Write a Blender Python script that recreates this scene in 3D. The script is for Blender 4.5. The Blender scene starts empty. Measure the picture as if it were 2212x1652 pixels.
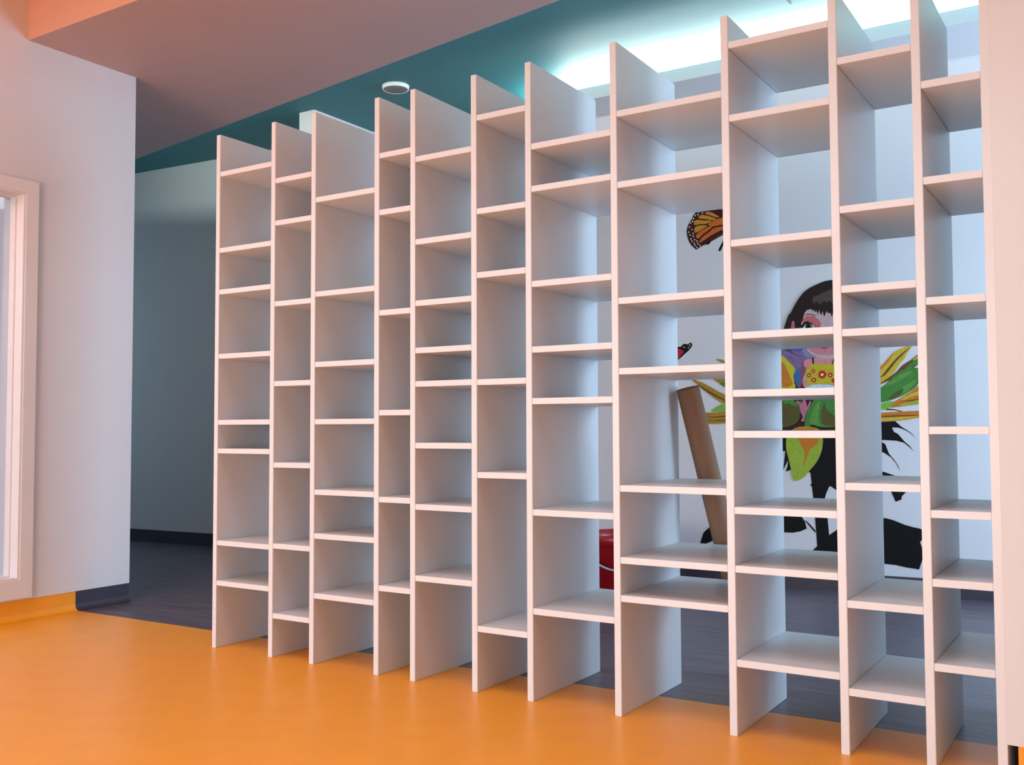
import bpy, bmesh, math, random
from mathutils import Vector, Matrix, noise

S = bpy.context.scene
C = S.collection
random.seed(4)

# ------------------------------------------------------------------ camera
cam_d = bpy.data.cameras.new('camera'); cam_d.sensor_fit = 'HORIZONTAL'; cam_d.sensor_width = 36.0
cam_d.lens = 36.0 * 2134.95 / 2212.0; cam_d.clip_start = 0.02
cam = bpy.data.objects.new('camera', cam_d); C.objects.link(cam)
right = Vector((0.8440862, 0.5361923, -0.0040251)); up = Vector((0.0278433, -0.0363327, 0.9989518)); fwd = Vector((-0.5354840, 0.8433135, 0.0455973))
m = Matrix((right, up, -fwd)).transposed().to_4x4(); m.translation = (2.69062, -2.63327, 0.84194)
cam.matrix_world = m
S.camera = cam

# ------------------------------------------------------------------ world, lights, exposure
W = bpy.data.worlds.new('world'); S.world = W; W.use_nodes = True
W.node_tree.nodes['Background'].inputs[0].default_value = (0.80, 0.85, 1.0, 1); W.node_tree.nodes['Background'].inputs[1].default_value = 0.02
S.view_settings.view_transform = 'Standard'; S.view_settings.look = 'None'
S.view_settings.exposure = -0.10; S.view_settings.gamma = 1.0; S.view_settings.use_curve_mapping = False

def area(name, loc, aim, sx, sy, power, col, spread=180):
    d = bpy.data.lights.new(name, 'AREA'); d.shape = 'RECTANGLE'; d.size = sx; d.size_y = sy; d.energy = power; d.color = col
    d.spread = math.radians(spread)
    o = bpy.data.objects.new(name, d); C.objects.link(o); o.location = loc
    o.rotation_euler = (Vector(aim) - Vector(loc)).to_track_quat('-Z', 'Y').to_euler()
    return o
# daylight through the hall's front window, behind the photographer
area('hall_window_light', (0.5, -5.85, 0.85), (0.5, 0, 0.6), 3.6, 1.5, 218, (0.85, 0.92, 1.0))
# added overhead fill that brightens the hall floor; the tray has no opening
area('hall_overhead_fill', (1.2, -1.35, 3.36), (1.2, -1.35, 0), 4.6, 1.5, 31, (0.96, 0.92, 1.0), 110)
# added warm fill that reddens the upper left corner; no lamp hangs there
area('hall_warm_fill', (-0.8, -1.7, 2.45), (-1.52, -0.5, 2.2), 0.3, 0.3, 10, (1.0, 0.40, 0.25))
# cool daylight from the window of the back room, to the right
area('back_window_light', (4.85, 1.75, 1.35), (0.8, 1.7, 1.0), 1.7, 1.7, 160, (0.50, 0.73, 1.0))
# fluorescent tube lying in the cove of the back wall, and one on the ledge of the hall ceiling
area('cove_tube_light', (2.1, 2.42, 2.715), (2.1, 2.38, 3.5), 4.5, 0.05, 330, (0.90, 1.0, 0.98))
area('ledge_tube_light', (-0.2, 0.80, 2.70), (-0.03, 1.80, 2.80), 6.2, 0.05, 19.0, (0.80, 1.0, 0.97))
# added cool fill that lifts the dim corridor, from no known source
area('corridor_fill', (-5.8, 1.3, 1.5), (-3.0, 1.9, 1.5), 1.2, 1.6, 13, (0.46, 0.80, 1.0))

# ------------------------------------------------------------------ helpers
def col(r, g, b):
    f = lambda c: (c / 255 / 12.92) if c / 255 <= 0.04045 else ((c / 255 + 0.055) / 1.055) ** 2.4
    return (f(r), f(g), f(b), 1)

def mat(name, rgb, rough=0.5, var=0.06, scale=14, bump=0.0, stretch=None, spec=0.5, metal=0.0, bscale=120):
    mm = bpy.data.materials.new(name); mm.use_nodes = True
    nt = mm.node_tree; b = nt.nodes['Principled BSDF']
    b.inputs['Roughness'].default_value = rough; b.inputs['Specular IOR Level'].default_value = spec; b.inputs['Metallic'].default_value = metal
    tc = nt.nodes.new('ShaderNodeTexCoord'); mp = nt.nodes.new('ShaderNodeMapping')
    if stretch: mp.inputs['Scale'].default_value = stretch
    nt.links.new(tc.outputs['Object'], mp.inputs[0])
    n = nt.nodes.new('ShaderNodeTexNoise'); n.inputs['Scale'].default_value = scale; n.inputs['Detail'].default_value = 5
    nt.links.new(mp.outputs[0], n.inputs['Vector'])
    r = nt.nodes.new('ShaderNodeValToRGB'); c = col(*rgb)
    r.color_ramp.elements[0].position = 0.3; r.color_ramp.elements[1].position = 0.7
    r.color_ramp.elements[0].color = tuple(x * (1 - var) for x in c[:3]) + (1,)
    r.color_ramp.elements[1].color = tuple(min(1, x * (1 + var)) for x in c[:3]) + (1,)
    nt.links.new(n.outputs['Fac'], r.inputs[0]); nt.links.new(r.outputs[0], b.inputs['Base Color'])
    if bump:
        n2 = nt.nodes.new('ShaderNodeTexNoise'); n2.inputs['Scale'].default_value = bscale; nt.links.new(tc.outputs['Object'], n2.inputs['Vector'])
        bp = nt.nodes.new('ShaderNodeBump'); bp.inputs['Strength'].default_value = bump; bp.inputs['Distance'].default_value = 0.002
        nt.links.new(n2.outputs['Fac'], bp.inputs['Height']); nt.links.new(bp.outputs[0], b.inputs['Normal'])
    return mm

M = {
    'laminate': mat('white_laminate', (226, 224, 224), 0.38, 0.012, 6),
    'paint': mat('white_wall_paint', (222, 219, 219), 0.6, 0.012, 3, bump=0.06),
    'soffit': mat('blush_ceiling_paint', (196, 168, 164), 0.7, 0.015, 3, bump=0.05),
    'apricot': mat('apricot_step_face', (222, 184, 168), 0.6, 0.02, 3, bump=0.05),  # even pale apricot on the step face, warmer than the walls
    'teal': mat('teal_ceiling_paint', (44, 116, 124), 0.6, 0.03, 3, bump=0.05),
    'bounce_ceiling': mat('coral_bounce_tint', (222, 165, 145), 0.6, 0.03, 3),  # unseen ceiling, tinted coral to add reddish bounce light
    'orange_floor': mat('orange_vinyl', (252, 166, 44), 0.36, 0.035, 9, spec=0.45),
    'grey_floor': mat('grey_vinyl', (98, 86, 96), 0.36, 0.38, 3.2, stretch=(1.0, 10, 1), spec=0.5),
    'orange_skirt': mat('orange_vinyl_skirting', (250, 164, 24), 0.4, 0.03, 9),
    'grey_skirt': mat('grey_vinyl_skirting', (56, 48, 60), 0.45, 0.05, 9),
    'plastic': mat('white_plastic', (238, 240, 236), 0.4, 0.01, 5),
    'mesh_grey': mat('grey_speaker_mesh', (120, 118, 116), 0.7, 0.15, 400),
    'card': mat('brown_cardboard', (146, 106, 80), 0.75, 0.06, 20, stretch=(8, 8, 1)),
    'card_edge': mat('cardboard_cut_edge', (120, 84, 62), 0.9, 0.08, 60),
    'red_plastic': mat('red_plastic', (170, 8, 26), 0.35, 0.04, 6),
    'handle': mat('grey_metal_handle', (176, 182, 188), 0.35, 0.05, 20, metal=0.6),
    'black_wire': mat('black_wire', (30, 36, 36), 0.6, 0.02, 20),
    'frame': mat('white_gloss_timber', (232, 226, 224), 0.4, 0.015, 8),
    'lino_side': mat('side_room_floor', (90, 84, 90), 0.5, 0.05, 8),
}
g = bpy.data.materials.new('clear_glass'); g.use_nodes = True
gb = g.node_tree.nodes['Principled BSDF']; gb.inputs['Transmission Weight'].default_value = 1.0; gb.inputs['Roughness'].default_value = 0.0; gb.inputs['IOR'].default_value = 1.1
gb.inputs['Base Color'].default_value = (0.93, 0.95, 0.96, 1); M['glass'] = g
lm = bpy.data.materials.new('lit_globe'); lm.use_nodes = True
lb = lm.node_tree.nodes['Principled BSDF']; lb.inputs['Emission Color'].default_value = (0.85, 0.88, 1, 1); lb.inputs['Emission Strength'].default_value = 0.5; M['globe'] = lm

def link(name, bm, m_, parent=None, smooth=False):
    bmesh.ops.recalc_face_normals(bm, faces=bm.faces)
    me = bpy.data.meshes.new(name); bm.to_mesh(me); bm.free()
    if smooth:
        for p in me.polygons: p.use_smooth = True
    if m_: me.materials.append(m_)
    o = bpy.data.objects.new(name, me); C.objects.link(o)
    if parent: o.parent = parent
    return o
def struct(o, label=None):
    o['kind'] = 'structure'
    if label: o['label'] = label
    return o
def tag(o, label, cat, group=None):
    o['label'] = label; o['category'] = cat
    if group: o['group'] = group
    return o
def thing(name, label, cat, loc=(0, 0, 0), group=None):
    o = bpy.data.objects.new(name, None); C.objects.link(o); o.location = loc; o.empty_display_size = 0.1
    return tag(o, label, cat, group)
def box(bm, x0, x1, y0, y1, z0, z1, bev=0.0):
    vs = [bm.verts.new((x, y, z)) for x in (x0, x1) for y in (y0, y1) for z in (z0, z1)]
    fs = [bm.faces.new([vs[i] for i in f]) for f in ((0, 1, 3, 2), (4, 6, 7, 5), (0, 4, 5, 1), (2, 3, 7, 6), (0, 2, 6, 4), (1, 5, 7, 3))]
    if bev:
        es = list({e for f in fs for e in f.edges})
        bmesh.ops.bevel(bm, geom=es, offset=bev, segments=2, affect='EDGES')
    return bm
def boxobj(name, m_, *a, parent=None, bev=0.0):
    return link(name, box(bmesh.new(), *a, bev=bev), m_, parent)
def prism(bm, pts, z0, z1):
    lo = [bm.verts.new((x, y, z0)) for x, y in pts]; hi = [bm.verts.new((x, y, z1)) for x, y in pts]
    n = len(pts); bm.faces.new(lo); bm.faces.new(hi)
    for i in range(n): bm.faces.new((lo[i], lo[(i + 1) % n], hi[(i + 1) % n], hi[i]))
    return bm
def profile(bm, sec, a, b, axis='y'):
    """sweeps a closed section [(across, z)] from a to b along y (or x)"""
    f = (lambda s, t: (s[0], t, s[1])) if axis == 'y' else (lambda s, t: (t, s[0], s[1]))
    A = [bm.verts.new(f(s, a)) for s in sec]; B = [bm.verts.new(f(s, b)) for s in sec]
    bm.faces.new(A); bm.faces.new(B); n = len(sec)
    for i in range(n): bm.faces.new((A[i], A[(i + 1) % n], B[(i + 1) % n], B[i]))
    return bm
def lathe(bm, prof, n=40, cap=True):
    rings = [[bm.verts.new((r * math.cos(2 * math.pi * k / n), r * math.sin(2 * math.pi * k / n), z)) for k in range(n)] for r, z in prof]
    for a, b in zip(rings, rings[1:]):
        for k in range(n): bm.faces.new((a[k], a[(k + 1) % n], b[(k + 1) % n], b[k]))
    if cap: bm.faces.new(rings[0]); bm.faces.new(rings[-1])
    return bm
def tube(bm, pts, r, n=10):
    rings = []
    for i, p in enumerate(pts):
        t = (Vector(pts[min(i + 1, len(pts) - 1)]) - Vector(pts[max(i - 1, 0)])).normalized()
        u = t.cross(Vector((0.3, 0.2, 0.93))).normalized(); w = t.cross(u)
        rings.append([bm.verts.new(Vector(p) + r * (math.cos(2 * math.pi * k / n) * u + math.sin(2 * math.pi * k / n) * w)) for k in range(n)])
    for a, b in zip(rings, rings[1:]):
        for k in range(n): bm.faces.new((a[k], a[(k + 1) % n], b[(k + 1) % n], b[k]))
    bm.faces.new(rings[0]); bm.faces.new(rings[-1]); return bm

# ------------------------------------------------------------------ the rooms
WX = -1.518                                   # face of the left wall
seam = lambda x: 0.230 + 0.022 * x            # where the orange vinyl meets the grey
back = lambda x: 2.48 + 0.08 * x              # face of the back wall
ledge = lambda x: 0.978 - 0.1665 * x          # far edge of the hall's low ceiling
X0, X1 = -6.0, 5.0
struct(link('floor', prism(bmesh.new(), [(WX - 0.1, -6), (X1, -6), (X1, seam(X1)), (WX - 0.1, seam(WX - 0.1))], -0.06, 0), M['orange_floor']), 'orange vinyl floor of the hall')
struct(link('floor', prism(bmesh.new(), [(WX - 0.1, seam(WX - 0.1)), (X1, seam(X1)), (X1, back(X1) + .1), (X0, back(X0) + .1), (X0, 0.37), (WX - 0.1, 0.37)], -0.06, 0), M['grey_floor']), 'dark grey streaked vinyl floor behind the bookcase')
# left wall with the glazed opening
OY0, OY1, OZ0, OZ1 = -1.25, -0.088, 0.178, 1.906
bm = bmesh.new(); wx0 = WX - 0.165
box(bm, wx0, WX, -6, OY0, 0.089, 3.4); box(bm, wx0, WX, OY1, 0.485, 0.089, 2.605)
box(bm, wx0, WX, OY0, OY1, 0.089, OZ0); box(bm, wx0, WX, OY0, OY1, OZ1, 2.605); box(bm, wx0, WX, OY0, -0.085, 2.605, 3.4)
struct(link('wall_left', bm, M['paint']), 'white wall on the left with a glazed opening')
def skirt(x, flip=1, h=0.089, r=0.028):       # coved vinyl skirting section
    return [(x, 0)] + [(x + flip * (0.003 + r - r * math.sin(t)), r - r * math.cos(t)) for t in [math.pi / 2 * k / 6 for k in range(7)]][0:0] + \
        [(x + flip * (0.001 + r * (1 - math.sin(math.pi / 2 * k / 6))), r * (1 - math.cos(math.pi / 2 * k / 6)) + 0.0005) for k in range(7)] + [(x + flip * 0.001, h), (x, h)]
struct(link('baseboard_left', profile(bmesh.new(), skirt(WX - 0.004), -6, seam(WX)), M['orange_skirt']), 'orange coved vinyl skirting')
struct(link('baseboard_left', profile(bmesh.new(), skirt(WX - 0.004), seam(WX), 0.484), M['grey_skirt']), 'dark grey coved vinyl skirting')
bm = bmesh.new(); box(bm, wx0, WX - 0.004, -6, 0.484, 0, 0.089)
struct(link('wall_left', bm, M['paint']), 'wall core behind the skirting')
# corridor and back room walls
bm = bmesh.new(); box(bm, X0, wx0, 0.37, 0.485, 0, 2.81); struct(link('wall_corridor', bm, M['paint']), 'corridor wall behind the end of the left wall')
bm = bmesh.new(); prism(bm, [(X0, back(X0)), (X1, back(X1)), (X1, back(X1) + 0.12), (X0, back(X0) + 0.12)], 0, 2.81); struct(link('wall_back', bm, M['paint']), 'white back wall behind the bookcase')
bm = bmesh.new(); k = 0.012
prism(bm, [(X0, back(X0) - k), (X1, back(X1) - k), (X1, back(X1) - .0005), (X0, back(X0) - .0005)], 0, 0.09); struct(link('baseboard_back', bm, M['grey_skirt']), 'dark skirting along the back wall')
struct(boxobj('wall_pier', M['paint'], -1.689, -1.563, 1.80, 2.40, 0, 2.81), 'white boxed pier against the back wall')
struct(boxobj('wall_corridor_end', M['paint'], X0 - 0.1, X0, 0.3, 2.3, 0, 2.81), 'end wall of the corridor')
# right hand wall beside the bookcase, and the outer right walls
struct(boxobj('wall_right', M['paint'], 2.4033, X1, -0.0006, 0.70, 0.0875, 2.605), 'white wall to the right of the bookcase')
struct(boxobj('wall_right', M['paint'], 2.425, X1, 0.02, 0.69, 0.0, 0.0875), 'recessed foot of the right wall')
struct(link('baseboard_right', profile(bmesh.new(), skirt(0.018, -1), 2.425, X1, 'x'), M['orange_skirt']), 'orange skirting under the right wall')
struct(boxobj('wall_outer', M['paint'], X1, X1 + 0.1, -6, 0.25, 0, 3.4), 'outer right wall of the hall')
bm = bmesh.new(); box(bm, X1, X1 + .1, 0.25, 0.9, 0, 2.81); box(bm, X1, X1 + .1, 2.6, 3.1, 0, 2.81); box(bm, X1, X1 + .1, .9, 2.6, 0, .5); box(bm, X1, X1 + .1, .9, 2.6, 2.2, 2.81)
struct(link('wall_outer', bm, M['paint']), 'outer right wall of the back room with its window opening')
bm = bmesh.new(); box(bm, WX - .165, X1, -6.1, -6, 0, .4); box(bm, WX - .165, X1, -6.1, -6, 2.15, 3.4); box(bm, WX - .165, .4, -6.1, -6, .4, 2.15); box(bm, 4.4, X1, -6.1, -6, .4, 2.15)
struct(link('wall_front', bm, M['paint']), 'front wall of the hall with its window opening')
# ceilings
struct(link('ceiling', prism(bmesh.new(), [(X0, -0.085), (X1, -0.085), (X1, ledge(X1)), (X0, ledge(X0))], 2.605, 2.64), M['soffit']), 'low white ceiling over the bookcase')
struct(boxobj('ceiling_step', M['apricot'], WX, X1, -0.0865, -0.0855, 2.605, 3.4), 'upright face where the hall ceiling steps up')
struct(boxobj('ceiling', M['bounce_ceiling'], wx0 - .1, X1 + .1, -2.4, 0.0, 3.4, 3.46), 'raised tray ceiling in the hall, coral tint added for warm bounce')
struct(boxobj('ceiling', M['paint'], wx0 - .1, X1 + .1, -6.1, -2.3, 2.605, 2.66), 'low white ceiling of the hall behind the photographer')
struct(boxobj('ceiling_light_blocker', M['paint'], WX, X1, -3.05, -2.95, 1.55, 2.605), 'added unseen blocker across the hall that shades the upper walls')  # added out of view to cut window light on the upper walls
struct(boxobj('ceiling_step', M['paint'], wx0 - .1, X1 + .1, -2.4, -2.3, 2.66, 3.4), 'upright face of the raised tray')
struct(link('ceiling', prism(bmesh.new(), [(X0, 0.3), (X1, 0.1), (X1, back(X1) + .12), (X0, back(X0) + .12)], 2.81, 2.87), M['teal']), 'teal ceiling of the back room')
struct(boxobj('ceiling_upstand', M['paint'], X0, X1, 0.10, 0.16, 2.64, 2.81), 'upstand between the two ceilings')
# cove along the back wall: soffit board with an upturned lip
bm = bmesh.new(); CX = -0.45
prism(bm, [(CX, 2.19), (X1, 2.19), (X1, back(X1)), (CX, back(CX))], 2.668, 2.69); prism(bm, [(CX, 2.19), (X1, 2.19), (X1, 2.21), (CX, 2.21)], 2.69, 2.738)
struct(link('trim_1', bm, M['paint']), 'light cove with an upturned lip along the back wall')

# glazed opening in the left wall
w = struct(bpy.data.objects.new('window_1', None)); C.objects.link(w); w['label'] = 'white framed internal window in the left wall'
def ring(bm, x0, x1, y0, y1, z0, z1, t, tb=None):
    tb = tb or t
    box(bm, x0, x1, y0, y0 + t, z0, z1); box(bm, x0, x1, y1 - t, y1, z0, z1)
    box(bm, x0, x1, y0 + t, y1 - t, z0, z0 + tb); box(bm, x0, x1, y0 + t, y1 - t, z1 - t, z1); return bm
link('window_surround', ring(bmesh.new(), WX + 0.0002, WX + 0.016, OY0 - .058, OY1 + .058, 0.097, OZ1 + .056, .058, 0.082), M['frame'], w)
link('window_frame', ring(bmesh.new(), WX - 0.045, WX + 0.012, OY0 + .0005, OY1 - .0005, OZ0 + .0005, OZ1 - .0005, .010), M['frame'], w)
link('glazing_bead', ring(bmesh.new(), WX - 0.085, WX - 0.046, OY0 + .0005, OY1 - .0005, OZ0 + .0005, OZ1 - .0005, .016), M['frame'], w)
boxobj('pane', M['glass'], WX - 0.094, WX - 0.088, OY0 + .002, OY1 - .002, OZ0 + .002, OZ1 - .002, parent=w)
# the side room seen through the glass
struct(boxobj('wall_side_room', M['paint'], -4.6, -4.5, -3.5, 0.37, 0, 2.6)); struct(boxobj('wall_side_room', M['paint'], -4.5, wx0, -3.6, -3.5, 0, 2.6))
struct(boxobj('ceiling', M['paint'], -4.6, wx0, -3.6, 0.37, 2.6, 2.64)); struct(boxobj('floor', M['lino_side'], -4.6, WX - .1, -3.6, 0.37, -.06, 0))
area('side_room_light', (-3.0, -2.2, 2.5), (-3.0, -1.6, 0), 1, 1, 60, (0.86, 0.84, 1.0))

# ------------------------------------------------------------------ bookcase
UX = [-0.3592, -0.0557, 0.1506, 0.4514, 0.6099, 0.8621, 1.0704, 1.3707, 1.7197, 2.0177, 2.2241, 2.3828]
SZ = [[1.842, 1.54, 1.376, 1.124, 0.867, 0.756, 0.402, 0.248],
      [1.774, 1.613, 1.308, 1.009, 0.707, 0.408, 0.152],
      [1.675, 1.329, 1.073, 0.866, 0.613, 0.456, 0.243],
      [1.792, 1.592, 1.241, 0.895, 0.597, 0.295],
      [1.756, 1.472, 1.263, 1.103, 0.99, 0.783, 0.578, 0.341],
      [1.855, 1.546, 1.337, 0.989, 0.69, 0.2],
      [1.727, 1.592, 1.291, 1.085, 0.924, 0.579, 0.275],
      [1.779, 1.564, 1.216, 1.007, 0.662, 0.452, 0.341],
      [1.913, 1.705, 1.352, 1.094, 0.934, 0.821, 0.612, 0.452, 0.197],
      [1.806, 1.41, 1.2, 1.086, 0.686, 0.384, 0.16],
      [1.703, 1.458, 1.154, 0.831, 0.624, 0.455, 0.249]]
D, TU, TS = 0.446, 0.0215, 0.019
bc = thing('bookcase', 'tall open white bookcase of narrow columns with staggered shelves, standing on the orange floor', 'bookcase', (1.0, 0.0, 0.0))
for x in UX:
    o = boxobj('upright', M['laminate'], 0, TU, 0, D, 0, 2.0, parent=bc, bev=0.0012); o.location = (x - 1.0, 0, 0)
for i, zs in enumerate(SZ):
    a, b = UX[i] + TU, UX[i + 1]
    for z in zs:
        o = boxobj('shelf', M['laminate'], 0.0004, b - a - 0.0004, 0.001, D - 0.001, -TS / 2, TS / 2, parent=bc, bev=0.0010); o.location = (a - 1.0, 0, z)

# ------------------------------------------------------------------ things behind the bookcase
# round ceiling sounder
det = thing('smoke_detector', 'round white smoke detector with grey face on the teal ceiling', 'smoke detector', (-0.872, 1.742, 2.81))
link('housing', lathe(bmesh.new(), [(0.074, -0.0003), (0.078, -0.003), (0.0765, -0.021), (0.0735, -0.0245), (0.0685, -0.025), (0.0675, -0.0225), (0.02, -0.0225)], 56), M['plastic'], det, True)
o = link('grille', lathe(bmesh.new(), [(0.067, -0.0227), (0.066, -0.0242), (0.02, -0.0248), (0.001, -0.025)], 56), M['mesh_grey'], det, True); o['label'] = 'grey round face'
# cardboard tube leaning through the back of the bookcase
T, B = Vector((1.435, 0.425, 0.968)), Vector((1.583, 0.637, 0.009))
ct = thing('cardboard_tube', 'long brown cardboard tube leaning against the back of the bookcase', 'cardboard tube', B)
q = (T - B).to_track_quat('Z', 'Y'); L = (T - B).length
o = link('tube_wall', lathe(bmesh.new(), [(0.0345, 0.0), (0.038, 0.0), (0.038, L), (0.0345, L), (0.0345, 0.0)], 40, cap=False), M['card'], ct, True); o.rotation_mode = 'QUATERNION'; o.rotation_quaternion = q
o = link('tube_rim', lathe(bmesh.new(), [(0.0346, L + .0002), (0.0379, L + .0002), (0.0379, L + .0012), (0.0346, L + .0012), (0.0346, L + .0002)], 40, cap=False), M['card_edge'], ct); o.rotation_mode = 'QUATERNION'; o.rotation_quaternion = q
o['label'] = 'dark cut rim'
# red bucket
bk = thing('bucket', 'red plastic bucket with grey handle on the dark floor by the back wall', 'bucket', (0.555, 1.72, 0))
link('bucket_body', lathe(bmesh.new(), [(0.001, 0.004), (0.142, 0.0), (0.148, 0.004), (0.168, 0.275), (0.172, 0.277), (0.175, 0.283), (0.184, 0.286), (0.186, 0.328), (0.182, 0.332), (0.172, 0.330), (0.167, 0.296), (0.144, 0.012), (0.001, 0.012)], 56), M['red_plastic'], bk, True)
ha = math.radians(28); pts = []
for k in range(25):
    t = math.pi * k / 24; e = 0.189
    lx, ly, dz = e * math.cos(t), -0.178 * math.sin(t) ** 0.7, 0.305 - 0.135 * math.sin(t)
    if k in (0, 24): ly = 0
    pts.append((lx * math.cos(ha) - ly * math.sin(ha), lx * math.sin(ha) + ly * math.cos(ha), dz))
link('handle', tube(bmesh.new(), pts, 0.006, 10), M['handle'], bk, True)['label'] = 'thin grey handle hanging down the front'
# wire end on the teal ceiling
tag(link('ceiling_wire', tube(bmesh.new(), [(1.3679, 1.7617, 2.8085), (1.3661, 1.8303, 2.8085), (1.3681, 1.8882, 2.8085)], 0.0026, 8), M['black_wire']), 'short dark wire end on the brightly lit teal ceiling', 'wire')
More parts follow.
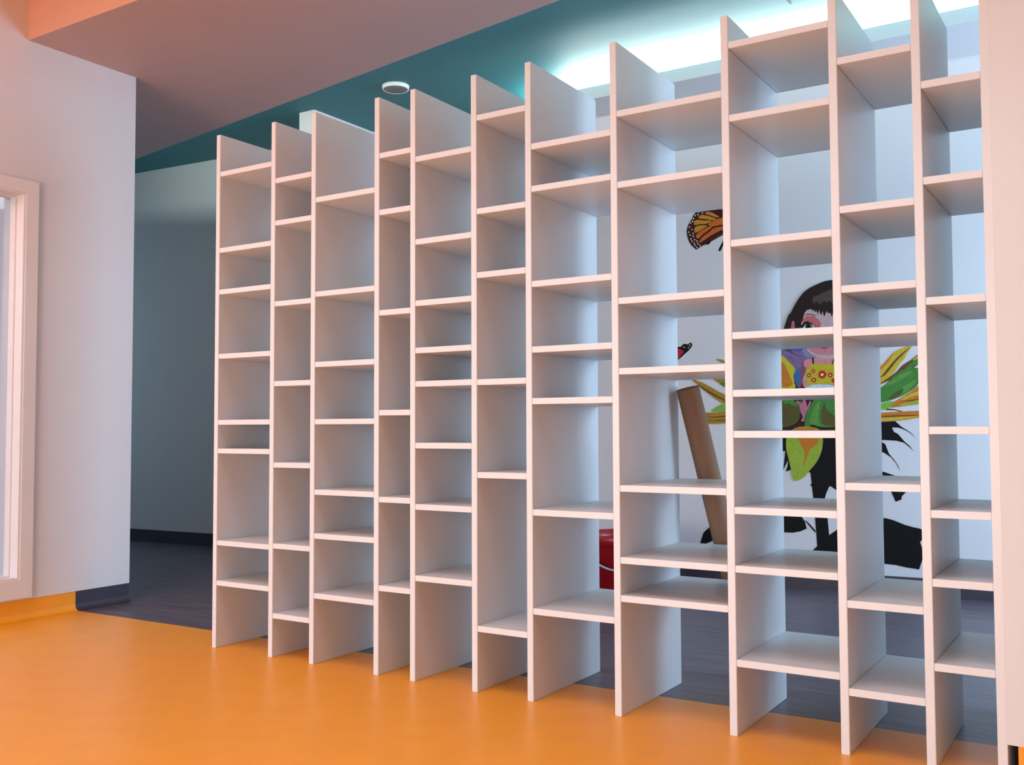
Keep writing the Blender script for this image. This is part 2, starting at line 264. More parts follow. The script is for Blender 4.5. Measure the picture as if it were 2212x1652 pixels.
# lamp in the side room
gl = thing('pendant_lamp', 'round white lamp glowing behind the glass of the left window', 'lamp', (-2.2, 0.1991, 2.6))
link('lamp_globe', lathe(bmesh.new(), [(0.001, -0.5750 - .055), (0.03, -0.5750 - .046), (0.05, -0.5750 - .02), (0.055, -0.5750), (0.05, -0.5750 + .02), (0.03, -0.5750 + .046), (0.008, -0.5750 + .055)], 32), M['globe'], gl, True)
link('lamp_stem', lathe(bmesh.new(), [(0.006, -0.5750 + .05), (0.006, -0.02), (0.04, -0.018), (0.04, -0.0005)], 20), M['plastic'], gl, True)
MURAL = [
    ('silhouette_foliage', 'fairy', 'ink', 0, 0, [(1.218, 0.820), (1.585, 0.878), (1.592, 0.863), (1.648, 0.867), (1.676, 0.839), (1.715, 0.813), (1.748, 0.780), (1.710, 0.813), (1.686, 0.826), (1.663, 0.834), (1.632, 0.835), (1.641, 0.813), (1.660, 0.802), (1.688, 0.766), (1.713, 0.743), (1.731, 0.718), (1.708, 0.741), (1.688, 0.758), (1.654, 0.768), (1.590, 0.772), (1.571, 0.767), (1.590, 0.757), (1.599, 0.750), (1.615, 0.703), (1.638, 0.675), (1.656, 0.647), (1.666, 0.617), (1.649, 0.654), (1.625, 0.685), (1.590, 0.709), (1.548, 0.713), (1.524, 0.626), (1.592, 0.610), (1.639, 0.594), (1.687, 0.552), (1.693, 0.514), (1.672, 0.491), (1.669, 0.474), (1.642, 0.462), (1.622, 0.512), (1.589, 0.550), (1.523, 0.572), (1.455, 0.507), (1.398, 0.482), (1.365, 0.508), (1.328, 0.532), (1.321, 0.530), (1.305, 0.494), (1.299, 0.471), (1.303, 0.412), (1.310, 0.366), (1.316, 0.284), (1.331, 0.242), (1.337, 0.181), (1.261, 0.171), (1.255, 0.231), (1.247, 0.367), (1.240, 0.469), (1.234, 0.530), (1.225, 0.534), (1.233, 0.547), (1.228, 0.599), (1.221, 0.604), (1.177, 0.629), (1.171, 0.740)]),
    ('silhouette_foliage', 'fairy', 'ink', 0, 0, [(1.038, 0.820), (1.113, 0.796), (1.115, 0.668), (1.088, 0.612), (1.100, 0.712), (1.088, 0.712), (1.048, 0.722)]),
    ('silhouette_foliage', 'fairy', 'ink', 0, 0, [(1.115, 0.680), (1.138, 0.621), (1.124, 0.612), (1.100, 0.604), (1.110, 0.632)]),
    ('leaf', 'fairy', 'ink', 1, 0, [(0.633, 0.204), (0.652, 0.263), (0.678, 0.287), (0.775, 0.384), (0.908, 0.413), (1.080, 0.412), (1.175, 0.376), (1.195, 0.346), (1.204, 0.309), (1.171, 0.293), (1.132, 0.284), (1.089, 0.284), (0.955, 0.252), (0.805, 0.215), (0.703, 0.220), (0.651, 0.197)]),
    ('twig', 'fairy', 'ink', 1, 0, [(1.199, 0.352), (1.222, 0.331), (1.248, 0.301), (1.248, 0.289), (1.218, 0.323), (1.197, 0.348)]),
    ('leaf', 'fairy', 'ink', 2, 0, [(1.219, 0.179), (1.235, 0.200), (1.258, 0.223), (1.301, 0.272), (1.324, 0.285), (1.362, 0.314), (1.475, 0.366), (1.592, 0.379), (1.629, 0.370), (1.682, 0.349), (1.720, 0.339), (1.753, 0.333), (1.768, 0.324), (1.767, 0.284), (1.751, 0.267), (1.757, 0.249), (1.766, 0.216), (1.763, 0.188), (1.744, 0.131), (1.722, 0.134), (1.683, 0.138), (1.634, 0.147), (1.591, 0.149), (1.448, 0.163), (1.312, 0.167)]),
    ('petal', 'fairy', 'petal_yellow', 2, 1, [(1.514, 1.008), (1.534, 1.114), (1.594, 1.155), (1.647, 1.213), (1.689, 1.234), (1.734, 1.246), (1.713, 1.210), (1.699, 1.183), (1.675, 1.155), (1.647, 1.114), (1.598, 1.064)]),
    ('vein', 6, 'vein_brown', 2.4, 1, [(1.583, 1.090), (1.605, 1.118), (1.649, 1.172), (1.689, 1.209), (1.726, 1.237), (1.691, 1.201), (1.654, 1.162), (1.610, 1.106)]),
    ('vein', 6, 'petal_orange', 2.4, 1, [(1.542, 1.090), (1.598, 1.155), (1.644, 1.206), (1.638, 1.191), (1.603, 1.146)]),
    ('petal', 'fairy', 'vein_brown', 3, 1, [(1.577, 1.054), (1.655, 1.111), (1.685, 1.144), (1.728, 1.173), (1.772, 1.205), (1.815, 1.221), (1.806, 1.182), (1.771, 1.158), (1.737, 1.131), (1.679, 1.099)]),
    ('vein', 9, 'leaf_green', 3.4, 1, [(1.695, 1.126), (1.732, 1.159), (1.772, 1.184), (1.772, 1.163), (1.737, 1.139), (1.706, 1.126)]),
    ('vein', 9, 'petal_yellow', 3.4, 1, [(1.738, 1.176), (1.772, 1.200), (1.772, 1.187), (1.743, 1.171)]),
    ('petal', 'fairy', 'leaf_green', 4, 1, [(1.513, 0.956), (1.527, 1.013), (1.595, 1.044), (1.647, 1.094), (1.700, 1.130), (1.748, 1.133), (1.773, 1.124), (1.767, 1.079), (1.751, 1.040), (1.698, 1.002), (1.645, 0.978), (1.594, 0.964)]),
    ('vein', 12, 'leaf_green_light', 4.4, 1, [(1.606, 1.044), (1.655, 1.085), (1.700, 1.112), (1.737, 1.117), (1.705, 1.092), (1.654, 1.062)]),
    ('vein', 12, 'leaf_green_light', 4.4, 1, [(1.680, 1.031), (1.715, 1.055), (1.752, 1.074), (1.735, 1.044), (1.693, 1.008)]),
    ('vein', 12, 'leaf_brown', 4.4, 1, [(1.618, 0.984), (1.661, 1.017), (1.693, 1.030), (1.677, 1.003), (1.645, 0.981)]),
    ('petal', 'fairy', 'petal_orange', 2.6, 1, [(1.617, 0.936), (1.650, 0.966), (1.724, 1.013), (1.751, 1.035), (1.773, 1.043), (1.847, 1.050), (1.856, 0.974), (1.772, 0.953), (1.697, 0.943)]),
    ('vein', 16, 'petal_yellow', 3, 1, [(1.676, 0.980), (1.729, 1.004), (1.772, 1.017), (1.772, 1.001), (1.729, 0.990), (1.692, 0.974)]),
    ('vein', 16, 'petal_lime', 3, 1, [(1.670, 0.949), (1.713, 0.960), (1.771, 0.974), (1.771, 0.956), (1.702, 0.946)]),
    ('vein', 16, 'vein_brown', 3, 1, [(1.673, 0.966), (1.723, 0.972), (1.772, 0.981), (1.772, 0.976), (1.723, 0.967)]),
    ('petal', 'fairy', 'petal_lime_bright', 5, 1, [(1.559, 0.937), (1.594, 0.959), (1.644, 0.966), (1.628, 0.941), (1.598, 0.925)]),
    ('twig', 'fairy', 'ink', 1, 0, [(1.593, 0.929), (1.609, 0.931), (1.651, 0.926), (1.688, 0.914), (1.678, 0.913), (1.651, 0.922), (1.606, 0.924)]),
    ('petal', 'fairy', 'petal_orange', 5, 1, [(1.507, 0.902), (1.593, 0.910), (1.683, 0.915), (1.772, 0.917), (1.865, 0.910), (1.865, 0.896), (1.771, 0.886), (1.695, 0.873), (1.592, 0.864), (1.506, 0.855)]),
    ('vein', 22, 'petal_yellow', 5.4, 1, [(1.518, 0.873), (1.597, 0.883), (1.695, 0.888), (1.768, 0.890), (1.695, 0.876), (1.595, 0.868)]),
    ('vein', 22, 'vein_brown', 5.4, 1, [(1.592, 0.893), (1.696, 0.897), (1.769, 0.896), (1.696, 0.892), (1.595, 0.888)]),
    ('petal', 'fairy', 'petal_ochre', 2, 1, [(0.737, 1.212), (0.762, 1.211), (0.782, 1.202), (0.894, 1.146), (1.090, 1.017), (1.089, 0.967), (0.918, 1.070), (0.782, 1.190), (0.771, 1.190)]),
    ('petal', 'fairy', 'petal_ochre', 3, 1, [(0.707, 1.112), (0.738, 1.112), (0.782, 1.113), (0.918, 1.082), (1.089, 0.992), (1.088, 0.943), (0.917, 0.995), (0.781, 1.058), (0.750, 1.080)]),
    ('vein', 26, 'leaf_green', 3.4, 1, [(0.747, 1.083), (0.763, 1.082), (0.782, 1.085), (0.781, 1.061)]),
    ('petal', 'fairy', 'petal_ochre', 4, 1, [(0.599, 1.102), (0.644, 1.092), (0.706, 1.059), (0.781, 1.018), (0.917, 0.970), (1.088, 0.918), (1.087, 0.881), (0.916, 0.908), (0.780, 0.966), (0.721, 1.000), (0.656, 1.054)]),
    ('vein', 28, 'vein_brown', 4.4, 1, [(0.631, 1.076), (0.675, 1.051), (0.722, 1.022), (0.780, 0.990), (0.780, 0.983), (0.718, 1.013), (0.668, 1.042)]),
    ('petal', 'fairy', 'petal_lime_bright', 5, 1, [(0.708, 0.933), (0.758, 0.963), (0.781, 0.965), (0.966, 0.944), (0.965, 0.895), (0.781, 0.925), (0.720, 0.924)]),
    ('petal', 'fairy', 'petal_ochre', 4.6, 1, [(0.654, 0.915), (0.723, 0.920), (0.782, 0.926), (0.916, 0.933), (1.088, 0.906), (1.087, 0.857), (0.915, 0.850), (0.782, 0.859), (0.719, 0.857), (0.666, 0.866)]),
    ('vein', 31, 'vein_brown', 5, 1, [(0.660, 0.898), (0.723, 0.898), (0.782, 0.903), (0.782, 0.895), (0.723, 0.893)]),
    ('vein', 31, 'vein_brown', 5, 1, [(0.666, 0.879), (0.723, 0.877), (0.782, 0.882), (0.782, 0.876), (0.723, 0.873)]),
    ('flower_disc', 'fairy', 'disc_brown', 5.6, 1, [(1.016, 1.018), (1.054, 1.079), (1.151, 1.084), (1.257, 1.042), (1.419, 1.039), (1.486, 0.961), (1.488, 0.855), (1.415, 0.810), (1.276, 0.800), (1.110, 0.805), (1.026, 0.857)]),
    ('petal', 'fairy', 'petal_yellow_bright', 6, 1, [(1.048, 1.141), (1.068, 1.202), (1.090, 1.220), (1.101, 1.212), (1.130, 1.179), (1.160, 1.149), (1.149, 1.123), (1.152, 1.081), (1.156, 1.044), (1.088, 1.041), (1.054, 1.047)]),
    ('vein', 35, 'petal_orange', 6.4, 1, [(1.068, 1.165), (1.093, 1.183), (1.113, 1.153), (1.134, 1.102), (1.144, 1.065), (1.117, 1.049), (1.089, 1.053), (1.066, 1.066)]),
    ('wing', 'fairy', 'wing_lilac', 6.8, 1, [(1.040, 1.260), (1.090, 1.260), (1.131, 1.262), (1.200, 1.259), (1.252, 1.243), (1.263, 1.200), (1.215, 1.189), (1.198, 1.175), (1.188, 1.142), (1.164, 1.141), (1.150, 1.160), (1.095, 1.220), (1.049, 1.220)]),
    ('wing_vein', 37, 'wing_dark', 7.2, 0, [(1.100, 1.260), (1.131, 1.256), (1.151, 1.231), (1.183, 1.215), (1.217, 1.203), (1.183, 1.211), (1.147, 1.227), (1.120, 1.240), (1.110, 1.243)]),
    ('wing_vein', 37, 'wing_blue', 7.2, 1, [(1.133, 1.258), (1.196, 1.256), (1.192, 1.239), (1.155, 1.239)]),
    ('wing_vein', 37, 'wing_dark', 7.2, 0, [(1.116, 1.224), (1.134, 1.210), (1.158, 1.187), (1.150, 1.189), (1.130, 1.209)]),
    ('wing_vein', 37, 'wing_pale', 7.2, 1, [(1.196, 1.250), (1.224, 1.244), (1.255, 1.218), (1.263, 1.200), (1.227, 1.203), (1.207, 1.220)]),
    ('wing', 'fairy', 'wing_teal', 7, 1, [(1.166, 1.141), (1.188, 1.142), (1.184, 1.080), (1.177, 1.047), (1.164, 1.062), (1.151, 1.102), (1.155, 1.122)]),
    ('arm', 'fairy', 'skin_shade', 7.6, 1, [(1.194, 1.171), (1.211, 1.183), (1.222, 1.158), (1.216, 1.145), (1.201, 1.100), (1.193, 1.063), (1.180, 1.041), (1.183, 1.080), (1.188, 1.142)]),
    ('torso', 'fairy', 'skin', 8, 1, [(1.211, 1.189), (1.245, 1.196), (1.307, 1.196), (1.368, 1.190), (1.422, 1.166), (1.439, 1.129), (1.419, 1.039), (1.210, 1.043), (1.221, 1.108), (1.218, 1.145), (1.206, 1.162)]),
    ('dress', 'fairy', 'dress_yellow', 8.6, 1, [(1.216, 1.143), (1.240, 1.161), (1.257, 1.169), (1.300, 1.169), (1.350, 1.165), (1.369, 1.153), (1.394, 1.130), (1.407, 1.094), (1.397, 1.054), (1.365, 1.057), (1.328, 1.060), (1.288, 1.061), (1.249, 1.060), (1.223, 1.059), (1.217, 1.090), (1.214, 1.121)]),
    ('flower_print', 45, 'print_red', 9, 0, [(1.315, 1.112), (1.320, 1.103), (1.310, 1.100), (1.309, 1.090), (1.300, 1.094), (1.293, 1.087), (1.288, 1.097), (1.278, 1.096), (1.281, 1.106), (1.273, 1.113), (1.281, 1.119), (1.279, 1.129), (1.289, 1.128), (1.294, 1.137), (1.301, 1.130), (1.310, 1.134), (1.311, 1.123), (1.320, 1.120)]),
    ('flower_print', 45, 'print_cream', 9.3, 0, [(1.304, 1.111), (1.302, 1.106), (1.296, 1.104), (1.291, 1.106), (1.289, 1.112), (1.292, 1.117), (1.297, 1.119), (1.302, 1.117)]),
    ('flower_print', 45, 'print_red', 9, 0, [(1.240, 1.110), (1.243, 1.105), (1.238, 1.104), (1.237, 1.098), (1.232, 1.101), (1.228, 1.097), (1.226, 1.102), (1.220, 1.102), (1.222, 1.107), (1.217, 1.111), (1.222, 1.114), (1.221, 1.119), (1.226, 1.119), (1.229, 1.124), (1.233, 1.120), (1.238, 1.122), (1.238, 1.116), (1.243, 1.115)]),
    ('flower_print', 45, 'print_cream', 9.3, 0, [(1.234, 1.110), (1.233, 1.107), (1.230, 1.106), (1.227, 1.107), (1.226, 1.110), (1.227, 1.113), (1.230, 1.114), (1.233, 1.113)]),
    ('flower_print', 45, 'print_red', 9, 0, [(1.261, 1.131), (1.263, 1.127), (1.259, 1.126), (1.258, 1.121), (1.253, 1.123), (1.250, 1.120), (1.248, 1.124), (1.243, 1.124), (1.244, 1.129), (1.240, 1.132), (1.244, 1.135), (1.243, 1.139), (1.248, 1.139), (1.250, 1.143), (1.254, 1.140), (1.258, 1.142), (1.259, 1.137), (1.263, 1.135)]),
    ('flower_print', 45, 'print_cream', 9.3, 0, [(1.255, 1.131), (1.254, 1.128), (1.251, 1.127), (1.249, 1.128), (1.248, 1.131), (1.249, 1.134), (1.251, 1.135), (1.254, 1.133)]),
    ('flower_print', 45, 'print_red', 9, 0, [(1.265, 1.085), (1.268, 1.079), (1.263, 1.078), (1.262, 1.071), (1.256, 1.074), (1.251, 1.070), (1.249, 1.075), (1.243, 1.075), (1.244, 1.081), (1.239, 1.085), (1.244, 1.089), (1.243, 1.095), (1.249, 1.095), (1.252, 1.100), (1.256, 1.096), (1.262, 1.098), (1.263, 1.092), (1.269, 1.090)]),
    ('flower_print', 45, 'print_cream', 9.3, 0, [(1.258, 1.084), (1.257, 1.081), (1.254, 1.080), (1.250, 1.081), (1.249, 1.085), (1.251, 1.088), (1.254, 1.089), (1.257, 1.088)]),
    ('flower_print', 45, 'print_red', 9, 0, [(1.348, 1.108), (1.352, 1.102), (1.346, 1.101), (1.345, 1.095), (1.339, 1.097), (1.335, 1.093), (1.332, 1.099), (1.326, 1.098), (1.328, 1.105), (1.323, 1.108), (1.328, 1.112), (1.327, 1.118), (1.333, 1.118), (1.335, 1.123), (1.340, 1.119), (1.345, 1.121), (1.346, 1.115), (1.352, 1.113)]),
    ('flower_print', 45, 'print_cream', 9.3, 0, [(1.341, 1.107), (1.340, 1.104), (1.337, 1.103), (1.334, 1.104), (1.333, 1.108), (1.334, 1.111), (1.337, 1.112), (1.340, 1.111)]),
    ('flower_print', 45, 'print_red', 9, 0, [(1.365, 1.078), (1.367, 1.073), (1.362, 1.072), (1.361, 1.066), (1.356, 1.068), (1.352, 1.065), (1.349, 1.070), (1.344, 1.070), (1.345, 1.075), (1.341, 1.079), (1.345, 1.083), (1.344, 1.088), (1.350, 1.088), (1.352, 1.093), (1.356, 1.089), (1.362, 1.091), (1.362, 1.085), (1.368, 1.083)]),
    ('strap', 45, 'hair', 9, 0, [(1.247, 1.202), (1.255, 1.202), (1.257, 1.169), (1.249, 1.169)]),
    ('strap', 45, 'hair', 9, 0, [(1.356, 1.194), (1.362, 1.194), (1.351, 1.164), (1.345, 1.164)]),
    ('skirt', 'fairy', 'skirt_white', 8.8, 1, [(1.206, 1.041), (1.229, 1.053), (1.259, 1.060), (1.328, 1.058), (1.357, 1.049), (1.378, 1.023), (1.327, 1.012), (1.221, 1.019)]),
    ('face', 'fairy', 'face_skin', 9.6, 1, [(1.194, 1.369), (1.198, 1.320), (1.216, 1.258), (1.232, 1.230), (1.260, 1.209), (1.302, 1.195), (1.346, 1.192), (1.388, 1.203), (1.423, 1.230), (1.446, 1.272), (1.459, 1.332), (1.456, 1.392), (1.438, 1.445), (1.358, 1.482), (1.265, 1.487), (1.212, 1.449)]),
    ('cheek', 60, 'face_rose', 10, 1, [(1.230, 1.252), (1.252, 1.258), (1.276, 1.263), (1.308, 1.246), (1.343, 1.254), (1.367, 1.251), (1.366, 1.218), (1.311, 1.214), (1.261, 1.222)]),
    ('eye_shadow', 60, 'face_rose_deep', 10, 1, [(1.204, 1.407), (1.227, 1.421), (1.251, 1.421), (1.275, 1.408), (1.292, 1.384), (1.292, 1.359), (1.266, 1.359), (1.254, 1.380), (1.234, 1.387), (1.210, 1.382), (1.202, 1.387)]),
    ('eye', 60, 'eye_white', 10.4, 1, [(1.204, 1.360), (1.214, 1.378), (1.232, 1.386), (1.248, 1.382), (1.265, 1.361), (1.260, 1.347), (1.241, 1.335), (1.217, 1.340)]),
    ('iris', 60, 'iris_green', 10.8, 1, [(1.254, 1.362), (1.252, 1.352), (1.246, 1.345), (1.238, 1.341), (1.229, 1.341), (1.221, 1.346), (1.215, 1.354), (1.214, 1.364), (1.216, 1.374), (1.221, 1.382), (1.230, 1.386), (1.239, 1.386), (1.247, 1.381), (1.252, 1.373)]),
    ('pupil', 60, 'ink', 11.2, 1, [(1.243, 1.367), (1.241, 1.359), (1.237, 1.354), (1.231, 1.353), (1.225, 1.355), (1.221, 1.360), (1.220, 1.368), (1.221, 1.375), (1.226, 1.380), (1.231, 1.382), (1.237, 1.380), (1.241, 1.374)]),
    ('eyelash', 60, 'ink', 11.4, 0, [(1.194, 1.375), (1.204, 1.380), (1.202, 1.388), (1.212, 1.385), (1.214, 1.397), (1.222, 1.391), (1.229, 1.397), (1.234, 1.389), (1.250, 1.384), (1.265, 1.367), (1.266, 1.360), (1.254, 1.376), (1.234, 1.382), (1.218, 1.380), (1.202, 1.360), (1.196, 1.362)]),
    ('eyebrow', 60, 'hair_red', 10.6, 1, [(1.215, 1.425), (1.231, 1.433), (1.251, 1.431), (1.269, 1.421), (1.266, 1.419), (1.249, 1.427), (1.231, 1.428)]),
    ('eye', 60, 'eye_white', 10.4, 1, [(1.437, 1.352), (1.433, 1.342), (1.425, 1.334), (1.413, 1.330), (1.400, 1.330), (1.388, 1.335), (1.380, 1.344), (1.377, 1.355), (1.380, 1.365), (1.389, 1.373), (1.401, 1.377), (1.414, 1.376), (1.426, 1.371), (1.434, 1.362)]),
    ('iris', 60, 'iris_green', 10.8, 1, [(1.423, 1.354), (1.421, 1.344), (1.416, 1.337), (1.408, 1.333), (1.400, 1.334), (1.393, 1.338), (1.388, 1.346), (1.386, 1.356), (1.388, 1.365), (1.393, 1.372), (1.401, 1.376), (1.409, 1.376), (1.416, 1.371), (1.421, 1.363)]),
    ('pupil', 60, 'ink', 11.2, 1, [(1.413, 1.358), (1.411, 1.351), (1.407, 1.346), (1.402, 1.344), (1.397, 1.346), (1.393, 1.352), (1.392, 1.359), (1.393, 1.366), (1.397, 1.371), (1.403, 1.373), (1.408, 1.371), (1.412, 1.365)]),
    ('mouth', 60, 'lip_red', 10.6, 1, [(1.268, 1.270), (1.287, 1.280), (1.308, 1.273), (1.329, 1.279), (1.348, 1.266), (1.333, 1.252), (1.308, 1.246), (1.284, 1.254)]),
    ('hair', 'fairy', 'hair', 12, 0, [(1.104, 1.361), (1.116, 1.396), (1.127, 1.426), (1.134, 1.439), (1.139, 1.440), (1.153, 1.465), (1.165, 1.487), (1.184, 1.517), (1.207, 1.545), (1.221, 1.556), (1.237, 1.567), (1.258, 1.577), (1.278, 1.585), (1.298, 1.593), (1.318, 1.599), (1.342, 1.602), (1.365, 1.604), (1.407, 1.600), (1.457, 1.579), (1.499, 1.537), (1.528, 1.488), (1.546, 1.422), (1.558, 1.334), (1.511, 1.327), (1.490, 1.390), (1.472, 1.434), (1.438, 1.421), (1.422, 1.408), (1.404, 1.428), (1.385, 1.408), (1.370, 1.441), (1.364, 1.417), (1.358, 1.434), (1.351, 1.410), (1.345, 1.433), (1.337, 1.429), (1.325, 1.442), (1.314, 1.414), (1.305, 1.445), (1.297, 1.421), (1.288, 1.452), (1.283, 1.430), (1.275, 1.447), (1.267, 1.441), (1.262, 1.454), (1.253, 1.448), (1.248, 1.459), (1.227, 1.454), (1.215, 1.442), (1.207, 1.418), (1.202, 1.401), (1.194, 1.385), (1.196, 1.362), (1.159, 1.361), (1.158, 1.398), (1.150, 1.402), (1.141, 1.361)]),
    ('hair_highlight', 72, 'hair_sheen', 12.4, 1, [(1.257, 1.518), (1.285, 1.529), (1.317, 1.543), (1.364, 1.550), (1.363, 1.479), (1.342, 1.496), (1.328, 1.485), (1.312, 1.498), (1.296, 1.479), (1.276, 1.496), (1.262, 1.485)]),
    ('ear', 'fairy', 'face_rose_deep', 12.4, 0, [(1.148, 1.401), (1.160, 1.398), (1.161, 1.361), (1.141, 1.361)]),
    ('hand', 'fairy', 'skin_hand', 8.2, 1, [(1.163, 0.968), (1.171, 0.978), (1.181, 0.961), (1.178, 0.974), (1.185, 0.973), (1.191, 0.961), (1.195, 0.979), (1.209, 0.980), (1.213, 0.965), (1.219, 0.948), (1.231, 0.973), (1.239, 0.968), (1.222, 0.932), (1.210, 0.907), (1.201, 0.870), (1.185, 0.872), (1.194, 0.891), (1.184, 0.916)]),
    ('green_petal', 'fairy', 'leaf_olive', 8.6, 1, [(1.035, 0.968), (1.090, 0.994), (1.135, 0.993), (1.157, 0.972), (1.178, 0.951), (1.177, 0.887), (1.149, 0.854), (1.089, 0.838), (1.043, 0.869)]),
    ('vein', 76, 'leaf_green', 9, 1, [(1.094, 0.987), (1.135, 0.989), (1.157, 0.972), (1.173, 0.953), (1.154, 0.949), (1.126, 0.964), (1.101, 0.962)]),
    ('green_petal', 'fairy', 'leaf_green', 8.8, 1, [(1.269, 0.994), (1.239, 0.958), (1.218, 0.921), (1.207, 0.880), (1.203, 0.847), (1.221, 0.838), (1.241, 0.851), (1.275, 0.840), (1.324, 0.837), (1.367, 0.843), (1.439, 0.855), (1.474, 0.926), (1.453, 0.998), (1.373, 1.009)]),
    ('vein', 78, 'leaf_olive', 9.2, 1, [(1.288, 0.910), (1.306, 0.961), (1.318, 0.926), (1.349, 0.902), (1.364, 0.885), (1.363, 0.849), (1.314, 0.845), (1.291, 0.861)]),
    ('vein', 78, 'leaf_green_light', 9.2, 1, [(1.229, 0.858), (1.238, 0.899), (1.259, 0.946), (1.283, 0.976), (1.278, 0.927), (1.273, 0.882), (1.281, 0.845), (1.257, 0.851)]),
    ('petal', 'fairy', 'petal_lime', 9, 1, [(1.139, 0.825), (1.195, 0.842), (1.272, 0.829), (1.293, 0.782), (1.294, 0.757), (1.286, 0.710), (1.262, 0.658), (1.223, 0.610), (1.191, 0.574), (1.160, 0.558), (1.143, 0.559), (1.133, 0.597), (1.119, 0.664), (1.106, 0.724), (1.109, 0.780)]),
    ('vein', 81, 'petal_orange', 9.4, 1, [(1.149, 0.827), (1.195, 0.839), (1.267, 0.827), (1.272, 0.780), (1.262, 0.745), (1.229, 0.725), (1.213, 0.685), (1.194, 0.634), (1.201, 0.701), (1.179, 0.752), (1.168, 0.780)]),
    ('wing', 'monarch', 'monarch_dark', 0, 1, [(0.817, 2.055), (0.783, 2.058), (0.727, 2.054), (0.684, 2.055), (0.664, 2.051), (0.635, 2.039), (0.617, 2.023), (0.605, 1.996), (0.593, 1.983), (0.584, 1.961), (0.577, 1.939), (0.580, 1.913), (0.586, 1.887), (0.598, 1.861), (0.615, 1.842), (0.632, 1.828), (0.652, 1.839), (0.672, 1.848), (0.715, 1.867), (0.781, 1.903), (0.815, 1.919), (0.838, 1.970)]),
    ('wing_cell', 83, 'monarch_amber', 0.5, 1, [(0.646, 2.003), (0.660, 2.019), (0.689, 2.013), (0.720, 2.001), (0.744, 1.990), (0.731, 1.983), (0.689, 1.992)]),
    ('wing_cell', 83, 'monarch_amber', 0.5, 1, [(0.683, 2.025), (0.703, 2.033), (0.732, 2.020), (0.763, 1.997), (0.746, 1.997), (0.712, 2.011)]),
    ('wing_cell', 83, 'monarch_amber', 0.5, 1, [(0.622, 1.966), (0.625, 1.991), (0.649, 1.992), (0.680, 1.986), (0.720, 1.980), (0.694, 1.967), (0.660, 1.968)]),
    ('wing_cell', 83, 'monarch_amber', 0.5, 1, [(0.622, 1.929), (0.626, 1.954), (0.660, 1.961), (0.688, 1.958), (0.694, 1.953), (0.659, 1.934), (0.633, 1.923)]),
    ('wing_cell', 83, 'monarch_orange', 0.5, 1, [(0.630, 1.900), (0.642, 1.920), (0.674, 1.936), (0.699, 1.948), (0.725, 1.946), (0.702, 1.930), (0.668, 1.908), (0.644, 1.888)]),
    ('wing_cell', 83, 'monarch_orange', 0.5, 1, [(0.701, 1.961), (0.720, 1.976), (0.754, 1.987), (0.785, 1.992), (0.821, 1.994), (0.821, 1.955), (0.782, 1.953), (0.731, 1.948), (0.708, 1.953)]),
    ('wing_cell', 83, 'monarch_orange', 0.5, 1, [(0.647, 1.870), (0.667, 1.894), (0.708, 1.921), (0.733, 1.938), (0.782, 1.943), (0.815, 1.947), (0.815, 1.930), (0.773, 1.923), (0.724, 1.902), (0.667, 1.871), (0.653, 1.864)]),
    ('wing_cell', 83, 'monarch_orange', 0.5, 1, [(0.738, 2.053), (0.783, 2.056), (0.817, 2.054), (0.816, 2.011), (0.783, 2.034), (0.755, 2.047)]),
    ('wing_spot', 83, 'spot_cream', 0.5, 0, [(0.671, 2.045), (0.669, 2.041), (0.665, 2.040), (0.663, 2.043), (0.663, 2.048), (0.666, 2.050), (0.669, 2.049)]),
    ('wing_spot', 83, 'spot_cream', 0.5, 0, [(0.691, 2.041), (0.689, 2.037), (0.685, 2.036), (0.683, 2.040), (0.683, 2.044), (0.686, 2.047), (0.689, 2.045)]),
    ('wing_spot', 83, 'spot_cream', 0.5, 0, [(0.652, 2.036), (0.650, 2.032), (0.647, 2.031), (0.644, 2.034), (0.644, 2.039), (0.647, 2.042), (0.650, 2.040)]),
    ('wing_spot', 83, 'spot_cream', 0.5, 0, [(0.673, 2.030), (0.672, 2.026), (0.668, 2.025), (0.665, 2.028), (0.665, 2.033), (0.668, 2.035), (0.672, 2.034)]),
    ('wing_spot', 83, 'spot_cream', 0.5, 0, [(0.647, 2.022), (0.646, 2.018), (0.642, 2.017), (0.639, 2.020), (0.639, 2.025), (0.642, 2.027), (0.646, 2.026)]),
    ('wing_spot', 83, 'spot_cream', 0.5, 0, [(0.630, 2.019), (0.628, 2.015), (0.625, 2.014), (0.622, 2.018), (0.622, 2.022), (0.625, 2.025), (0.629, 2.024)]),
    ('wing_spot', 83, 'spot_cream', 0.5, 0, [(0.621, 2.003), (0.620, 1.999), (0.616, 1.998), (0.613, 2.002), (0.613, 2.006), (0.616, 2.009), (0.620, 2.007)]),
    ('wing_spot', 83, 'spot_cream', 0.5, 0, [(0.617, 1.987), (0.615, 1.982), (0.611, 1.982), (0.608, 1.985), (0.608, 1.990), (0.611, 1.992), (0.615, 1.991)]),
    ('wing_spot', 83, 'spot_cream', 0.5, 0, [(0.604, 1.979), (0.602, 1.975), (0.598, 1.975), (0.595, 1.978), (0.595, 1.983), (0.598, 1.985), (0.602, 1.984)]),
    ('wing_spot', 83, 'spot_cream', 0.5, 0, [(0.598, 1.957), (0.596, 1.953), (0.593, 1.952), (0.590, 1.956), (0.590, 1.960), (0.593, 1.963), (0.596, 1.962)]),
    ('wing_spot', 83, 'spot_cream', 0.5, 0, [(0.612, 1.942), (0.610, 1.938), (0.606, 1.937), (0.604, 1.940), (0.604, 1.945), (0.607, 1.947), (0.610, 1.946)]),
    ('wing_spot', 83, 'spot_cream', 0.5, 0, [(0.593, 1.929), (0.591, 1.925), (0.587, 1.925), (0.584, 1.928), (0.585, 1.932), (0.588, 1.935), (0.591, 1.934)]),
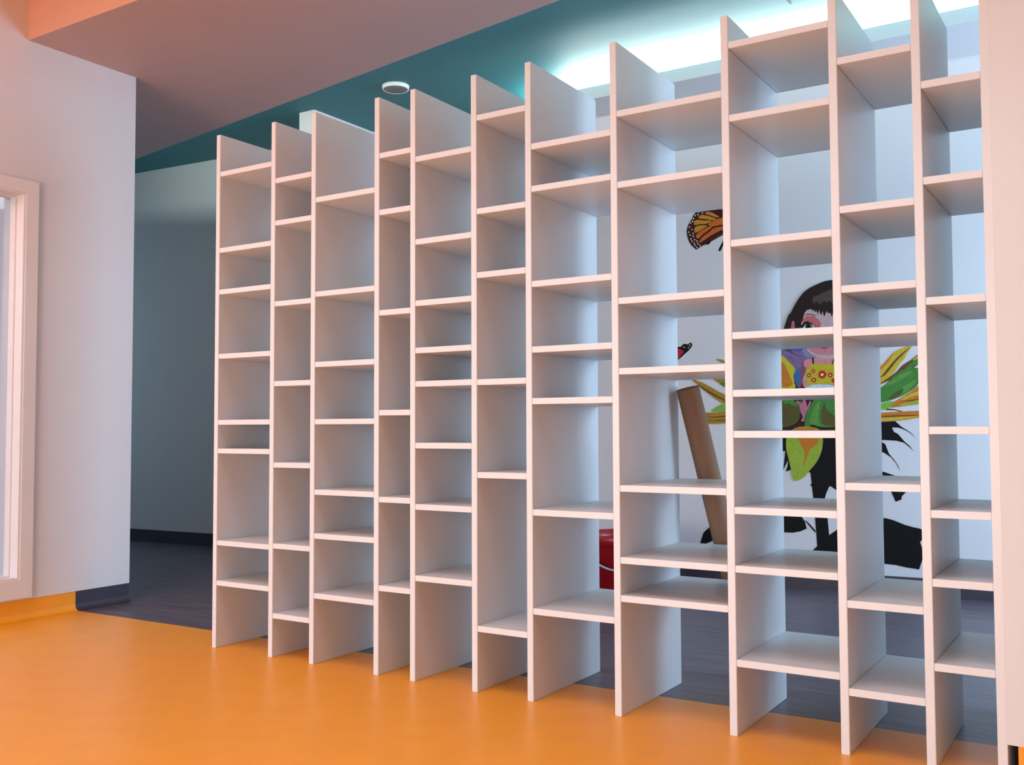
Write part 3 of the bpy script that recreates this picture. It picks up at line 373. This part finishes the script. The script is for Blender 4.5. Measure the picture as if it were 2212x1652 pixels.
    ('wing_spot', 83, 'spot_cream', 0.5, 0, [(0.619, 1.920), (0.617, 1.916), (0.613, 1.915), (0.610, 1.918), (0.611, 1.923), (0.614, 1.925), (0.617, 1.924)]),
    ('wing_spot', 83, 'spot_cream', 0.5, 0, [(0.601, 1.911), (0.600, 1.907), (0.596, 1.907), (0.593, 1.910), (0.593, 1.915), (0.596, 1.917), (0.600, 1.916)]),
    ('wing_spot', 83, 'spot_cream', 0.5, 0, [(0.620, 1.904), (0.618, 1.900), (0.615, 1.899), (0.612, 1.902), (0.612, 1.907), (0.615, 1.910), (0.618, 1.908)]),
    ('wing_spot', 83, 'spot_cream', 0.5, 0, [(0.605, 1.890), (0.604, 1.886), (0.600, 1.885), (0.597, 1.888), (0.597, 1.893), (0.600, 1.895), (0.604, 1.894)]),
    ('wing_spot', 83, 'spot_cream', 0.5, 0, [(0.627, 1.883), (0.625, 1.879), (0.622, 1.879), (0.619, 1.882), (0.619, 1.887), (0.622, 1.889), (0.625, 1.888)]),
    ('wing_spot', 83, 'spot_cream', 0.5, 0, [(0.640, 1.874), (0.638, 1.870), (0.634, 1.870), (0.632, 1.873), (0.632, 1.877), (0.635, 1.880), (0.638, 1.879)]),
    ('wing_spot', 83, 'spot_cream', 0.5, 0, [(0.612, 1.876), (0.610, 1.872), (0.606, 1.872), (0.603, 1.875), (0.603, 1.879), (0.606, 1.882), (0.610, 1.881)]),
    ('wing_spot', 83, 'spot_cream', 0.5, 0, [(0.624, 1.863), (0.622, 1.859), (0.618, 1.859), (0.616, 1.862), (0.616, 1.866), (0.619, 1.869), (0.622, 1.868)]),
    ('wing_spot', 83, 'spot_cream', 0.5, 0, [(0.644, 1.859), (0.642, 1.855), (0.639, 1.855), (0.636, 1.858), (0.636, 1.862), (0.639, 1.865), (0.642, 1.864)]),
    ('wing_spot', 83, 'spot_cream', 0.5, 0, [(0.628, 1.852), (0.626, 1.848), (0.623, 1.847), (0.620, 1.851), (0.620, 1.855), (0.623, 1.858), (0.626, 1.857)]),
    ('wing_spot', 83, 'spot_cream', 0.5, 0, [(0.655, 1.848), (0.654, 1.844), (0.650, 1.844), (0.647, 1.847), (0.647, 1.851), (0.650, 1.854), (0.654, 1.853)]),
    ('wing_spot', 83, 'spot_cream', 0.5, 0, [(0.638, 1.839), (0.636, 1.835), (0.633, 1.834), (0.630, 1.837), (0.630, 1.842), (0.633, 1.844), (0.636, 1.843)]),
    ('hindwing', 'monarch', 'monarch_brown', -0.3, 1, [(0.658, 1.852), (0.716, 1.875), (0.781, 1.919), (0.815, 1.930), (0.837, 1.925), (0.826, 1.898), (0.786, 1.895), (0.730, 1.871), (0.695, 1.855), (0.670, 1.847)]),
    ('leg', 'monarch', 'ink', 0, 0, [(0.687, 1.858), (0.706, 1.871), (0.713, 1.863), (0.705, 1.852), (0.691, 1.848)]),
    ('body', 'monarch', 'ink', 0.2, 1, [(0.804, 1.956), (0.827, 1.971), (0.849, 1.952), (0.843, 1.913), (0.820, 1.871), (0.786, 1.841), (0.771, 1.814), (0.763, 1.806), (0.757, 1.813), (0.760, 1.823), (0.780, 1.858), (0.798, 1.895)]),
    ('wing', 'red_butterfly', 'ink', 0, 1, [(0.472, 1.263), (0.492, 1.284), (0.518, 1.290), (0.534, 1.289), (0.544, 1.299), (0.560, 1.305), (0.576, 1.301), (0.589, 1.310), (0.600, 1.303), (0.600, 1.292), (0.582, 1.268), (0.556, 1.247), (0.536, 1.229), (0.518, 1.216), (0.491, 1.202), (0.471, 1.228)]),
    ('wing_patch', 119, 'butterfly_red', 0.5, 1, [(0.482, 1.256), (0.505, 1.274), (0.527, 1.277), (0.550, 1.263), (0.537, 1.242), (0.519, 1.220), (0.491, 1.215)]),
    ('wing_spot', 119, 'spot_cream', 0.5, 0, [(0.558, 1.286), (0.556, 1.283), (0.553, 1.282), (0.550, 1.284), (0.551, 1.288), (0.553, 1.290), (0.556, 1.289)]),
    ('wing_spot', 119, 'spot_cream', 0.5, 0, [(0.592, 1.296), (0.591, 1.293), (0.587, 1.292), (0.584, 1.294), (0.584, 1.298), (0.587, 1.300), (0.591, 1.299)]),
    ('wing_spot', 119, 'spot_cream', 0.5, 0, [(0.583, 1.282), (0.581, 1.279), (0.578, 1.279), (0.576, 1.281), (0.576, 1.284), (0.578, 1.286), (0.581, 1.285)]),
]

# ------------------------------------------------------------------ printed wall stickers on the back wall
INK = {
    'ink': (9, 10, 13), 'hair': (38, 26, 26), 'hair_sheen': (78, 66, 60), 'hair_red': (110, 48, 44), 'face_skin': (196, 168, 166), 'face_rose': (206, 128, 132),
    'face_rose_deep': (200, 104, 106), 'eye_white': (214, 222, 226), 'iris_green': (94, 128, 66), 'lip_red': (172, 42, 62), 'skin': (222, 138, 140), 'skin_shade': (140, 76, 104),
    'skin_hand': (190, 112, 130), 'dress_yellow': (196, 176, 42), 'print_red': (196, 42, 28), 'print_cream': (232, 222, 190), 'skirt_white': (196, 216, 236),
    'wing_lilac': (132, 106, 142), 'wing_dark': (92, 70, 96), 'wing_blue': (96, 86, 160), 'wing_pale': (134, 138, 164), 'wing_teal': (70, 104, 150),
    'petal_yellow': (208, 176, 56), 'petal_yellow_bright': (208, 188, 40), 'petal_orange': (204, 122, 40), 'petal_ochre': (172, 132, 46), 'petal_lime': (158, 176, 58),
    'petal_lime_bright': (128, 180, 66), 'vein_brown': (112, 72, 34), 'leaf_green': (72, 130, 56), 'leaf_green_light': (98, 150, 66), 'leaf_brown': (92, 88, 44),
    'leaf_olive': (92, 84, 40), 'disc_brown': (54, 32, 24), 'monarch_dark': (62, 24, 24), 'monarch_orange': (208, 104, 38), 'monarch_amber': (204, 138, 46),
    'monarch_brown': (112, 62, 46), 'spot_cream': (216, 198, 178), 'butterfly_red': (190, 36, 54),
}
IM = {k: mat('print_' + k, v, 0.6, 0.12, 60, spec=0.2) for k, v in INK.items()}
NX, NY = 0.0797, -0.9968
def spline(pts, n=4):
    out = []; N = len(pts)
    for i in range(N):
        p0, p1, p2, p3 = (Vector(pts[(i + j - 1) % N]) for j in range(4))
        for s in range(n):
            t = s / n
            out.append(0.5 * ((2 * p1) + (p2 - p0) * t + (2 * p0 - 5 * p1 + 4 * p2 - p3) * t * t + (3 * p1 - p0 - 3 * p2 + p3) * t ** 3))
    return [(v.x, v.y) for v in out]
def sticker(name, pts, lay, smooth, m_, root, parent):
    if smooth: pts = spline(pts)
    off = 0.0012 + 0.0005 * lay; bm = bmesh.new(); ox, oy, oz = root.location
    def ring_(d): return [bm.verts.new((x + NX * d - ox, back(x) + NY * d - oy, z - oz)) for x, z in pts]
    fr, bk_ = ring_(off), ring_(off - 0.0004); n = len(pts)
    f1 = bm.faces.new(fr); f2 = bm.faces.new(bk_)
    for i in range(n): bm.faces.new((fr[i], fr[(i + 1) % n], bk_[(i + 1) % n], bk_[i]))
    f1.normal_update(); f2.normal_update()
    bmesh.ops.triangulate(bm, faces=[f1, f2], ngon_method='EAR_CLIP')
    return link(name, bm, m_, parent)
roots = {
    'fairy': thing('wall_mural', 'printed wall mural of a dark-haired fairy girl sitting in a big yellow sunflower', 'wall mural', (1.35, back(1.35), 0.9)),
    'monarch': thing('butterfly_sticker', 'orange monarch butterfly wall sticker with white-spotted dark wing edge', 'wall sticker', (0.7, back(0.7), 1.95)),
    'red_butterfly': thing('butterfly_sticker', 'small black and red butterfly wall sticker above the cardboard tube', 'wall sticker', (0.47, back(0.47), 1.27)),
}
made = []
for key, par, mk, lay, sm, pts in MURAL:
    root = roots[par] if isinstance(par, str) else None
    if root is None:
        p = made[par]; r = p
        while r.parent: r = r.parent
        made.append(sticker(key, pts, lay, sm, IM[mk], r, p))
    else:
        made.append(sticker(key, pts, lay, sm, IM[mk], root, root))
